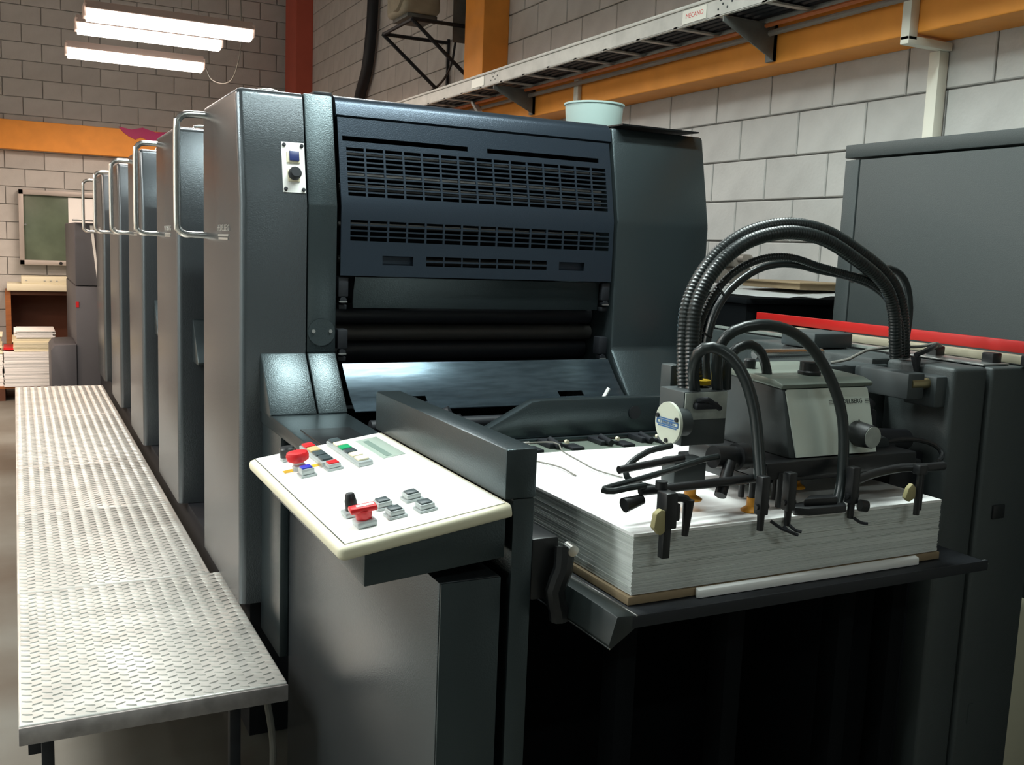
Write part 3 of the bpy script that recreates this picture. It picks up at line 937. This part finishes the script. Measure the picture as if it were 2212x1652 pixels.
# air distributor block
blk = part('distributor_block', G().box(1.283, 1.402, 1.70, 1.79, 1.230, 1.350, .003), 'heads', sh)
part('label_plate', G().box(1.286, 1.399, 1.697, 1.7005, 1.288, 1.348, .001), 'greyplate', blk)
g = G().box(1.305, 1.365, 1.680, 1.698, 1.312, 1.328, .005)
g.tube([(1.310, 1.69, 1.33), (1.33, 1.68, 1.335), (1.35, 1.684, 1.325), (1.375, 1.69, 1.312)], .006, seg=8)
part('spring_catch', g, 'dark', blk)
part('block_bracket', G().box(1.318, 1.350, 1.80, 1.84, 1.33, 1.395, .003), 'heads', sh)
part('hose_tag', G().lathe([(.0245, 0), (.0245, .010)], Matrix.Translation((1.372, 1.763, 1.356)), 18), 'yellow', sh, label='yellow tag ring')
part('disc_arm', G().cyl((1.2512, 1.70, 1.284), (1.29, 1.70, 1.284), .030, seg=24), 'heads', sh)
dc = part('emblem_disc', G().cyl((1.244, 1.70, 1.284), (1.251, 1.70, 1.284), .0455, seg=40), 'disc', sh,
          label='pale round disc with blue emblem')
mt = Matrix.Translation((1.2435, 1.70, 1.284)) @ Matrix(((0, 0, -1, 0), (-1, 0, 0, 0), (0, 1, 0, 0), (0, 0, 0, 1)))
g = G()
for hz, wv in ((.0085, .066), (.0045, .076), (-.0045, .076), (-.0085, .066)):
    g.box(-wv / 2, wv / 2, hz - .0013, hz + .0013, 0, .0005, mtx=mt)
for sx in (-1, 1):
    g.box(sx * .038 - .0015, sx * .038 + .0015, -.005, .005, 0, .0005, mtx=mt)
g.text('HEIDELBERG', .0085, mt, ext=.0003, sx=1.1)
part('emblem', g, 'print_blue', dc, smooth=0)
for (yy, zz) in ((1.735, .012), (1.667, .012), (1.70, -.038)):
    part('screw', G().cyl((1.240, yy, 1.284 + zz), (1.244, yy, 1.284 + zz), .005, seg=10), 'dark', dc)
# hoses
part('ribbed_hose', G().tube(H['big_hose_a'], .0150, seg=18, rib=.0018, ribstep=.0042), 'rubber', sh)
part('ribbed_hose', G().tube(H['big_hose_b'], .0145, seg=18, rib=.0018, ribstep=.0042), 'rubber', sh)
part('ribbed_hose', G().tube(H['hose_c'], .0080, seg=14, rib=.0014, ribstep=.0038), 'rubber', sh)
part('air_hose', G().tube(H['hose_d'], .0090, seg=14), 'rubber', sh)
part('air_hose', G().tube(H['hose_e'], .0095, seg=14), 'rubber', sh)
part('air_hose', G().tube(H['arc_mid'], .0122, seg=16), 'rubber', sh)
part('air_hose', G().tube(H['arc_low'], .0125, seg=16), 'rubber', sh)
part('air_hose', G().tube(H['arc_back'], .0115, seg=14), 'rubber', sh)
part('thin_tube', G().tube(H['tube_loop'], .0065, seg=10), 'rubber', sh)
part('thin_tube', G().tube(H['tube_back'], .0065, seg=10), 'rubber', sh)
for (p, q) in (((1.41, 1.77, 1.578), (1.445, 1.79, 1.555)), ((1.37, 1.775, 1.475), (1.41, 1.78, 1.46))):
    part('cable_tie', G().cyl(p, q, .003, seg=8), 'black', sh)
# underside of head, arms, separators
g = G().box(1.44, 1.90, 1.60, 1.88, 1.165, 1.204, .006)
g.cyl((1.30, 1.61, 1.225), (1.43, 1.62, 1.215), .024, seg=18)
g.cyl((1.36, 1.61, 1.222), (1.385, 1.612, 1.221), .029, seg=18)
part('valve_barrel', g, 'black', sh)
g = G().cyl((1.085, 1.558, 1.180), (1.40, 1.558, 1.186), .0095, seg=12)
g.cyl((1.33, 1.59, 1.215), (1.285, 1.56, 1.155), .013, seg=12)
part('cross_arm', g, 'black', sh)
g = G().cyl((1.06, 1.60, 1.215), (1.23, 1.62, 1.225), .008, seg=12)
part('upper_arm', g, 'black', sh)
part('nozzle', G().cyl((1.085, 1.55, 1.166), (1.042, 1.548, 1.158), .010, .015, seg=16), 'black', sh)
g = G().box(1.10, 1.128, 1.49, 1.525, 1.118, 1.190, .004)
g.box(1.103, 1.121, 1.498, 1.515, 1.058, 1.12, .002)
g.box(1.126, 1.142, 1.50, 1.52, 1.13, 1.165, .003)
g.cyl((1.114, 1.53, 1.19), (1.114, 1.53, 1.205), .012, seg=12)
part('side_separator', g, 'black', sh)
g = G().tube([(1.12, 1.51, 1.176), (1.14, 1.505, 1.176), (1.155, 1.505, 1.172), (1.164, 1.505, 1.160)], .0085, seg=10)
g.cyl((1.163, 1.505, 1.170), (1.159, 1.505, 1.098), .0115, .0065, seg=14)
part('pressing_finger', g, 'black', sh)
part('tan_pad', G().prism([(1.078, 1.152), (1.090, 1.160), (1.100, 1.156), (1.101, 1.114), (1.090, 1.108), (1.074, 1.124)], 'y', 1.49, 1.505,
                          allr=.003), 'tanpad', sh, label='yellowish tan rubber pad')


def sucker(x, y, zb, s=1.0, mm='amber'):
    g = G().lathe([(.026 * s, 0), (.027 * s, .003), (.018 * s, .008), (.013 * s, .012), (.013 * s, .030)],
                  Matrix.Translation((x, y, zb)), 20)
    part('suction_cup', g, mm, sh, label='amber rubber suction cup')
    part('cup_stem', G().cyl((x, y, zb + .029), (x, y, 1.18), .008, seg=12), 'black', sh)


sucker(1.405, 1.60, 1.102, .85)
sucker(1.285, 1.66, 1.122)
sucker(1.60, 1.68, 1.120, .9)
g = G().box(1.225, 1.31, 1.64, 1.69, 1.160, 1.215, .006)
part('cup_carrier', g, 'heads', sh)
for (x, yb) in ((1.362, 1.52), (1.444, 1.53), (1.625, 1.53)):
    g = G().box(x - .011, x + .011, yb - .01, yb + .012, 1.118, 1.20, .003)
    g.cyl((x, yb, 1.155), (x, yb, 1.085), .009, .007, seg=12)
    g.cyl((x - .016, yb, 1.135), (x + .016, yb, 1.135), .006, seg=10)
    part('separator_leg', g, 'black', sh)
part('thumb_screw', G().cyl((1.64, 1.52, 1.115), (1.656, 1.515, 1.112), .013, seg=16), 'black', sh)
for (a, b_) in (((1.385, 1.515, 1.104), (1.43, 1.49, 1.080)), ((1.44, 1.52, 1.090), (1.458, 1.50, 1.078)),
                ((1.625, 1.52, 1.088), (1.648, 1.50, 1.078)), ((1.42, 1.515, 1.090), (1.44, 1.49, 1.076))):
    g = G().tube([a, tuple((Vector(a) + Vector(b_)) / 2 + Vector((0, 0, -.004))), b_], .0035, seg=6)
    part('separator_spring', g, 'dark', sh)
g = G().prism([(1.475, 1.545), (1.50, 1.525), (1.60, 1.520), (1.618, 1.54), (1.61, 1.575), (1.55, 1.585), (1.49, 1.57)], 'z', 1.1015, 1.118,
              allr=.003)
g.prism([(1.50, 1.545), (1.59, 1.535), (1.60, 1.56), (1.54, 1.57)], 'z', 1.117, 1.134, allr=.004)
part('blower_foot', g, 'black', sh)
for (x, y) in ((1.48, 1.60), (1.52, 1.66), (1.46, 1.70)):
    part('guide_rod', G().cyl((x, y, 1.104), (x, y, 1.18), .007, seg=10), 'black', sh)
# right hand side linkage
g = G().tube([(1.63, 1.53, 1.168), (1.70, 1.54, 1.178), (1.77, 1.53, 1.188), (1.81, 1.51, 1.19), (1.88, 1.51, 1.19)], .010, seg=12)
part('right_arm', g, 'black', sh)
g = G().cyl((1.815, 1.70, 1.222), (1.99, 1.72, 1.205), .026, seg=18)
g.cyl((1.89, 1.715, 1.20), (1.92, 1.718, 1.20), .031, seg=18)
g.box(1.79, 1.87, 1.70, 1.76, 1.18, 1.29, .01)
g.cyl((1.82, 1.72, 1.27), (1.85, 1.72, 1.31), .022, seg=14)
part('right_valve', g, 'dark', sh)
part('valve_cap', G().cyl((1.852, 1.665, 1.205), (1.852, 1.690, 1.210), .024, seg=24), 'heads', sh)
part('valve_arm', G().tube([(1.88, 1.69, 1.21), (1.97, 1.68, 1.215), (2.03, 1.66, 1.20), (2.035, 1.64, 1.18), (2.0, 1.62, 1.17)], .006, seg=8),
     'black', sh)
g = G().cyl((1.795, 1.50, 1.19), (1.795, 1.50, 1.085), .007, seg=10)
g.cyl((1.805, 1.50, 1.185), (1.805, 1.50, 1.095), .004, seg=8)
g.box(1.785, 1.812, 1.492, 1.515, 1.178, 1.20, .003)
part('side_separator', g, 'black', sh)
part('tan_pad', G().prism([(1.750, 1.128), (1.758, 1.150), (1.770, 1.160), (1.782, 1.150), (1.782, 1.126), (1.764, 1.118)], 'y', 1.494, 1.506,
                          allr=.003), 'tanpad', sh, label='yellowish tan rubber pad')
part('head_base', G().box(1.44, 1.99, 1.66, 1.92, 1.14, 1.166, .004), 'black', sh)

single('sensor_wire', G().tube([(1.20, 2.40, 1.10), (1.276, 2.250, 1.133), (1.263, 2.175, 1.124), (1.268, 2.100, 1.115), (1.277, 2.025, 1.106), (1.303, 1.950, 1.103)], .002, seg=6),
       'wirem', 'thin bent wire lying on the white pile, the longer of two', 'wire')
single('sensor_wire', G().tube([(1.0, 2.30, 1.08), (1.16, 2.24, 1.095), (1.201, 2.100, 1.106), (1.202, 2.000, 1.103)], .002, seg=6),
       'wirem', 'thin bent wire at the left rear corner of the pile, the shorter of two', 'wire')
g = G().tube([(1.93, 1.93, 1.375), (1.965, 1.900, 1.388), (2.000, 1.880, 1.412), (2.079, 1.860, 1.422), (2.160, 1.840, 1.426), (2.188, 1.820, 1.436),
              (2.26, 1.86, 1.425), (2.29, 1.90, 1.42)], .004, seg=8)
single('loose_cable', g, 'wirem', 'thin grey cable looping over the feeder top by the red rail', 'cable')
g = G().cyl((2.085, 1.79, 1.405), (2.088, 1.785, 1.36), .013, .006, seg=10)
g.tube([(2.085, 1.79, 1.41), (2.15, 1.80, 1.425), (2.20, 1.83, 1.43), (2.285, 1.90, 1.415)], .007, seg=8)
single('black_plug', g, 'black', 'black cable plug beside the foot of the big hoses', 'plug')

# ------------------------------------------------------------------ bucket on the first unit
g = G().lathe([(.108, 2.112), (.110, 2.118), (.119, 2.238), (.124, 2.240), (.124, 2.247), (.118, 2.247), (.108, 2.125), (.05, 2.122)],
              Matrix.Translation((2.135, 3.55, -.008)), 40)
single('bucket', g, 'bucket', 'pale green plastic bucket standing on top of the nearest printing unit', 'bucket')

# ------------------------------------------------------------------ big grey cabinet at right
t = thing('electrical_cabinet', (3.0, 2.1, 0), 'tall plain grey steel cabinet against the block wall at right', 'cabinet')
part('carcass', G().box(2.765, 3.13, 1.0, 2.755, 0, 2.015, .004), 'cabinet', t)
part('crown', G().box(2.75, 3.135, .99, 2.765, 2.020, 2.068, .004), 'cabinet', t)
part('corner_strip', G().box(2.75, 2.764, 2.695, 2.76, .05, 2.012, .002), 'cabinet', t)
part('door', G().box(2.75, 2.764, 1.02, 2.688, .05, 2.012, .003), 'cabinet', t)

single('cream_bin', G().box(2.47, 2.70, 1.76, 2.3, 0, .66, .01), 'cream', 'cream bin standing behind the drive side column at the right edge', 'bin')

# things behind the hoses: table with sheets against the wall
t = thing('side_table', (2.75, 3.2, 0), 'dark workbench against the wall behind the hoses', 'table')
part('table_top', G().box(2.45, 3.15, 2.90, 4.0, 1.47, 1.494, .004), 'dark_body', t)
part('front_panel', G().box(2.46, 3.14, 2.91, 3.98, 0, 1.469), 'dark_body', t)
g = G()
pp = [(2.46, 1.503), (2.60, 1.500), (2.68, 1.510), (2.76, 1.499), (2.84, 1.508), (3.10, 1.516)]
b = bmesh.new()
va = [b.verts.new((x, 2.86 + .02 * math.sin(x * 9), z)) for x, z in pp]
vb = [b.verts.new((x, 3.6, z + .006)) for x, z in pp]
for i in range(len(pp) - 1):
    b.faces.new((va[i], va[i + 1], vb[i + 1], vb[i]))
bmesh.ops.solidify(b, geom=b.faces[:], thickness=.004)
single('paper_sheets', G().add(b), 'paper', 'wavy white sheets spread on the bench behind the hoses', 'paper')
g = G().box(2.80, 3.12, 3.0, 3.35, 1.524, 1.548, .002)
g.box(2.79, 3.13, 2.99, 3.36, 1.548, 1.554, .001)
single('flat_box', g, 'kraft', 'shallow brown board box on the sheets beside the grey cabinet', 'box')
g = G().box(2.86, 3.06, 3.60, 3.76, 1.525, 1.60, .01)
g.cyl((2.84, 3.60, 1.63), (3.04, 3.60, 1.63), .03, seg=16)
g.cyl((2.84, 3.60, 1.56), (2.84, 3.53, 1.56), .032, seg=16)
g.box(2.92, 3.02, 3.56, 3.70, 1.60, 1.66, .012)
g.cyl((2.95, 3.56, 1.64), (2.95, 3.52, 1.64), .018, seg=14)
single('small_motor', g, 'pipe', 'small grey pump with round fittings seen through the hoses', 'pump')

# ------------------------------------------------------------------ cable tray with brackets along the wall
t = thing('cable_tray', (2.85, 6, 2.66), 'long galvanised cable tray running along the right wall', 'cable tray')
g = G().box(2.70, 2.706, 1.0, 11.0, 2.658, 2.742)
g.box(2.70, 2.716, 1.0, 11.0, 2.655, 2.660)
g.box(2.94, 2.95, 1.0, 11.0, 2.655, 2.660)
for k in range(33):
    g.box(2.70, 2.95, 1.1 + k * .3, 1.13 + k * .3, 2.656, 2.664)
g.box(2.95, 2.956, 1.0, 11.0, 2.658, 2.742)
g.box(2.694, 2.708, 1.0, 11.0, 2.728, 2.744, .002)
part('channel', g, 'galv', t)
for xx in (2.745, 2.79, 2.835, 2.88, 2.92):
    part('shade_cable', G().cyl((xx, 1.0, 2.690), (xx, 11.0, 2.690), .0225, seg=10), 'dark', t)  # dark cables added so the tray's underside looks shaded
for ya in (3.47, 5.72, 8.0):
    g = G().prism([(2.70, 2.652), (2.70, 2.63), (2.99, 2.50), (2.997, 2.50), (2.997, 2.652)], 'y', ya, ya + .006)
    g.box(2.98, 2.997, ya, ya + .05, 2.50, 2.652)
    part('bracket', g, 'bracket', t)
    if ya < 7:
        g = G()
        for (dy, dz) in ((0, .012), (.03, -.006), (.06, .012), (.09, -.006), (.045, .03), (.075, .03)):
            g.cyl((2.6985, ya - .05 + dy, 2.69 + dz), (2.6995, ya - .05 + dy, 2.69 + dz), .005, seg=8)
        part('tray_holes', g, 'print_dark', t, kind='stuff')
st = part('sticker', G().box(2.6965, 2.6995, 3.59, 3.76, 2.664, 2.722), 'sticker', t, label='white sticker with red lettering')
mt = Matrix.Translation((2.6962, 3.672, 2.694)) @ Matrix(((0, 0, -1, 0), (-1, 0, 0, 0), (0, 1, 0, 0), (0, 0, 0, 1)))
part('sticker_lettering', G().text('MECANO', .030, mt, ext=.0002), 'print_red', st, smooth=0)
part('sticker', G().box(2.6965, 2.6995, 5.86, 6.05, 2.668, 2.722), 'sticker', t)
single('orange_cable', G().tube([(2.93, 1.5, 2.645), (2.93, 4.5, 2.64), (2.92, 7.0, 2.645), (2.93, 10.8, 2.64)], .010, seg=8, step=.3), 'cable',
       'orange cable hanging just under the cable tray', 'cable')
single('wall_pipe', G().tube([(2.955, 1.5, 2.615), (2.955, 4.5, 2.612), (2.955, 8.0, 2.615), (2.955, 10.8, 2.61)], .013, seg=10, step=.3), 'pipe',
       'thin grey pipe below the orange cable under the tray', 'pipe')
g = G().tube([(2.93, 6.93, 2.66), (2.90, 6.98, 2.62), (2.92, 7.02, 2.585), (2.95, 6.98, 2.60), (2.94, 6.92, 2.64)], .005, seg=8)
single('cable_loop', g, 'wirem', 'small pale loop of cable hanging under the tray', 'cable')

# conduits
t = thing('wall_conduit', (2.97, 2.72, 2.5), 'square cream conduit stepping round the orange beam above the cabinet', 'conduit')
part('upper_run', G().box(2.955, 2.999, 2.705, 2.745, 2.462, 4.4, .003), 'conduit', t)
part('step_run', G().box(2.955, 3.19, 2.705, 2.745, 2.448, 2.478, .003), 'conduit', t)
part('lower_run', G().box(3.145, 3.195, 2.722, 2.772, 1.2, 2.448, .003), 'conduit', t)
single('narrow_conduit', G().box(2.972, 2.999, 5.14, 5.19, 2.20, 2.70, .003), 'conduit',
       'narrow cream conduit on the orange beam above the bucket', 'conduit')
g = G().box(-.02, .02, -.012, .012, -.11, .11, .003, mtx=Matrix.Translation((2.92, 6.42, 2.59)) @ Matrix.Rotation(-.9, 4, 'X'))
single('conduit_stub', g, 'paper', 'short slanting white bar below the cable tray', 'bar')

# heater on a wall bracket
t = thing('unit_heater', (2.9, 6.9, 3.2), 'beige heater on a dark triangular wall bracket, upper middle', 'heater')
g = G().box(2.62, 2.92, 7.15, 7.55, 3.36, 3.80, .04, 4)
part('casing', g, 'beige', t)
part('fan_shroud', G().cyl((2.60, 7.30, 3.55), (2.72, 7.30, 3.55), .17, .19, seg=28), 'beige', t)
part('drip_tray', G().box(2.66, 2.90, 7.18, 7.50, 3.33, 3.358, .004), 'bracket', t)
for ya in (6.98, 7.62):
    g = G().tube([(2.62, ya, 3.27), (3.19, ya, 3.27)], .014, seg=6)
    g.tube([(2.62, ya, 3.27), (3.19, ya, 2.82)], .014, seg=6)
    g.tube([(3.18, ya, 3.3), (3.18, ya, 2.78)], .014, seg=6)
    part('bracket_frame', g, 'dark', t)
part('bracket_bar', G().tube([(2.63, 6.98, 3.27), (2.63, 7.62, 3.27)], .014, seg=6), 'dark', t)
part('side_plate', G().box(2.95, 3.18, 6.99, 7.00, 3.15, 3.8), 'bracket', t)
single('heater_cable', G().tube([(3.15, 7.4, 3.25), (3.13, 7.45, 3.05), (3.12, 7.7, 2.93), (3.05, 8.1, 2.85), (2.95, 8.4, 2.75)], .010, seg=8), 'black',
       'black cable curving down from the heater to the tray', 'cable')
single('heater_cable', G().tube([(3.10, 6.95, 3.3), (3.15, 6.93, 3.1), (3.16, 7.0, 2.9), (3.1, 7.1, 2.75)], .009, seg=8), 'black',
       'black cable hanging beside the orange column', 'cable')
single('drain_pipe', G().tube([(3.13, 9.35, 5.1), (3.13, 9.40, 3.95), (3.13, 9.45, 3.62), (3.13, 9.55, 3.33), (3.13, 9.75, 3.10), (3.13, 9.9, 2.85)], .055,
                             seg=14, step=.05), 'dark', 'thick dark hose running down the block wall left of the heater', 'hose')

# ------------------------------------------------------------------ hanging fluorescent lights (in view)


def fixture(x0, x1, y, z, label):
    t = thing('fluorescent_light', ((x0 + x1) / 2, y, z), label, 'light', 'lit fluorescent lights over the far end')
    g = G().prism([(y - .03, z + .10), (y + .03, z + .10), (y + .11, z + .03), (y + .105, z + .025), (y + .03, z + .07), (y - .03, z + .07),
                   (y - .105, z + .025), (y - .11, z + .03)], 'x', x0, x1)
    part('reflector', g, 'lampshade', t)
    for yy in (y - .045, y + .045):
        part('lamp_tube', G().cyl((x0 + .03, yy, z + .01), (x1 - .03, yy, z + .01), .019, seg=12), 'tube', t)
    g = G().prism([(y - .10, z + .03), (y - .085, z - .035), (y - .05, z - .055), (y + .05, z - .055), (y + .085, z - .035), (y + .10, z + .03)],
                  'x', x0 + .012, x1 - .012)
    part('glow_body', g, 'tube', t)  # lit body added to give the tubes their broad glow
    for xx in (x0, x1):
        part('end_cap', G().box(xx - .012, xx + .012, y - .08, y + .08, z - .03, z + .07, .004), 'lampshade', t)
    for xx in (x0 + .2, x1 - .2):
        part('hanging_wire', G().cyl((xx, y, z + .1), (xx, y, 5.2), .003, seg=5), 'wirem', t)
    lamp((x0 + x1) / 2, y, z - .065, 34, (1.0, 0.78, 0.63), x1 - x0 - .1, .12)


fixture(.56, 1.90, 9.0, 3.40, 'lit fluorescent light overlapped in a pair, the one reaching further right')
fixture(.54, 1.79, 9.85, 3.44, 'lit fluorescent light overlapped in a pair, the one reaching further left')
fixture(.49, 1.75, 10.6, 3.34, 'lit fluorescent light hanging alone below the pair')
single('lamp_cable', G().tube([(1.765, 10.6, 3.38), (1.80, 10.4, 3.2), (1.88, 10.1, 3.13), (1.93, 9.9, 3.2), (1.93, 9.6, 3.45), (1.90, 9.5, 3.9)], .006,
                             seg=6), 'wirem', 'thin looping cable at the right end of the lights', 'cable')

# ------------------------------------------------------------------ far wall: notice board, bench, stacks
t = thing('notice_board', (.6, 12.4, 1.7), 'framed glass notice board with green backing on the far wall', 'notice board')
g = G().box(.06, 1.30, 12.36, 12.43, 1.27, 2.075, .004)
part('backing', g, 'glassgreen', t)
for (a, b_, c, d) in ((.055, 1.305, 2.03, 2.085), (.055, 1.305, 1.255, 1.31), (.055, .105, 1.255, 2.085), (1.255, 1.305, 1.255, 2.085)):
    part('frame_bar', G().box(a, b_, 12.32, 12.43, c, d, .004), 'alu', t)
part('lock', G().cyl((.47, 12.315, 1.28), (.47, 12.29, 1.28), .018, seg=12), 'black', t)
part('glass_knob', G().cyl((.12, 12.315, 1.70), (.12, 12.29, 1.70), .012, seg=12), 'chrome', t)
single('posted_sheet', G().box(.56, .90, 12.345, 12.356, 1.73, 2.02), 'paper', 'white sheet pinned on the green notice board', 'paper')
t = thing('low_cupboard', (.26, 12.1, 0), 'open orange-brown wooden cupboard with cream top by the far wall', 'cupboard')
part('cupboard_top', G().box(-.08, .60, 11.88, 12.38, .985, 1.062, .006), 'cream', t)
part('side_panel', G().box(-.10, -.045, 11.92, 12.38, 0, .984), 'wood', t)
part('side_panel', G().box(.56, .59, 11.92, 12.38, 0, .984), 'wood', t)
part('back_panel', G().box(-.045, .56, 12.34, 12.36, 0, .984), 'wooddark', t)
part('shelf', G().box(-.045, .56, 11.95, 12.34, .30, .33), 'wood', t)
part('top_rail', G().box(-.045, .56, 11.93, 11.95, .94, .984), 'wooddark', t)
d = thing('desktop_unit', (.3, 12.0, 1.062), 'flat cream electronic box lying on the cupboard', 'appliance')
part('body', G().box(.06, .60, 11.90, 12.3, 1.063, 1.14, .006), 'cream', d)
for xa in (.10, .28, .34, .40):
    part('button', G().box(xa, xa + .02, 11.896, 11.90, 1.095, 1.102), 'btnbase', d)

# pallet and stacks at left
t = thing('pallet', (-.2, 10.9, 0), 'dark wooden pallet under the paper stacks at far left', 'pallet')
for yy in (10.52, 10.68, 10.84, 11.0, 11.16):
    part('deck_board', G().box(-.62, .29, yy, yy + .10, .12, .14), 'wood', t)
for xx in (-.60, -.20, .18):
    part('bearer', G().box(xx, xx + .09, 10.52, 11.26, 0, .119), 'wooddark', t)


def stack(x0, x1, y0, y1, z0, z1, label, m_='paper', jit=.006, h0=.012, grp=None, rot=0.0):
    g = G()
    z = z0
    while z < z1 - .004:
        h = min(rr.uniform(h0, h0 * 2), z1 - z)
        dx, dy = rr.uniform(-jit, jit), rr.uniform(-jit, jit)
        g.box(x0 + dx, x1 + dx, y0 + dy, y1 + dy, z, z + h - .0012)
        z += h
    return single('paper_stack', g, m_, label, 'paper', grp, smooth=0)


stack(-.115, .283, 10.5, 11.2, .14, .475, 'tall stack of white sheets, lower part of the far left pile', jit=.004)
stack(-.60, -.125, 10.55, 11.2, .14, .45, 'stack of white sheets at the picture edge, far left')
stack(-.03, .34, 10.52, 11.1, .477, .60, 'cream stack of cut sheets lying on the tall white stack', 'creambtn', .012)
stack(-.01, .33, 10.54, 11.05, .602, .675, 'printed white sheets topping the far left pile', 'paper', .015, .006)
stack(-.50, -.14, 10.6, 11.1, .452, .62, 'loose heap of cream sheets at the far left picture edge', 'creambtn', .02, .012)
g = G().box(-.115, -.03, 10.56, 10.9, .478, .50, mtx=Matrix.Translation((0, 0, .01)) @ Matrix.Rotation(.0, 4, 'X'))
single('red_cover_sheets', g, 'red', 'reddish printed sheets between the two far left stacks', 'paper')
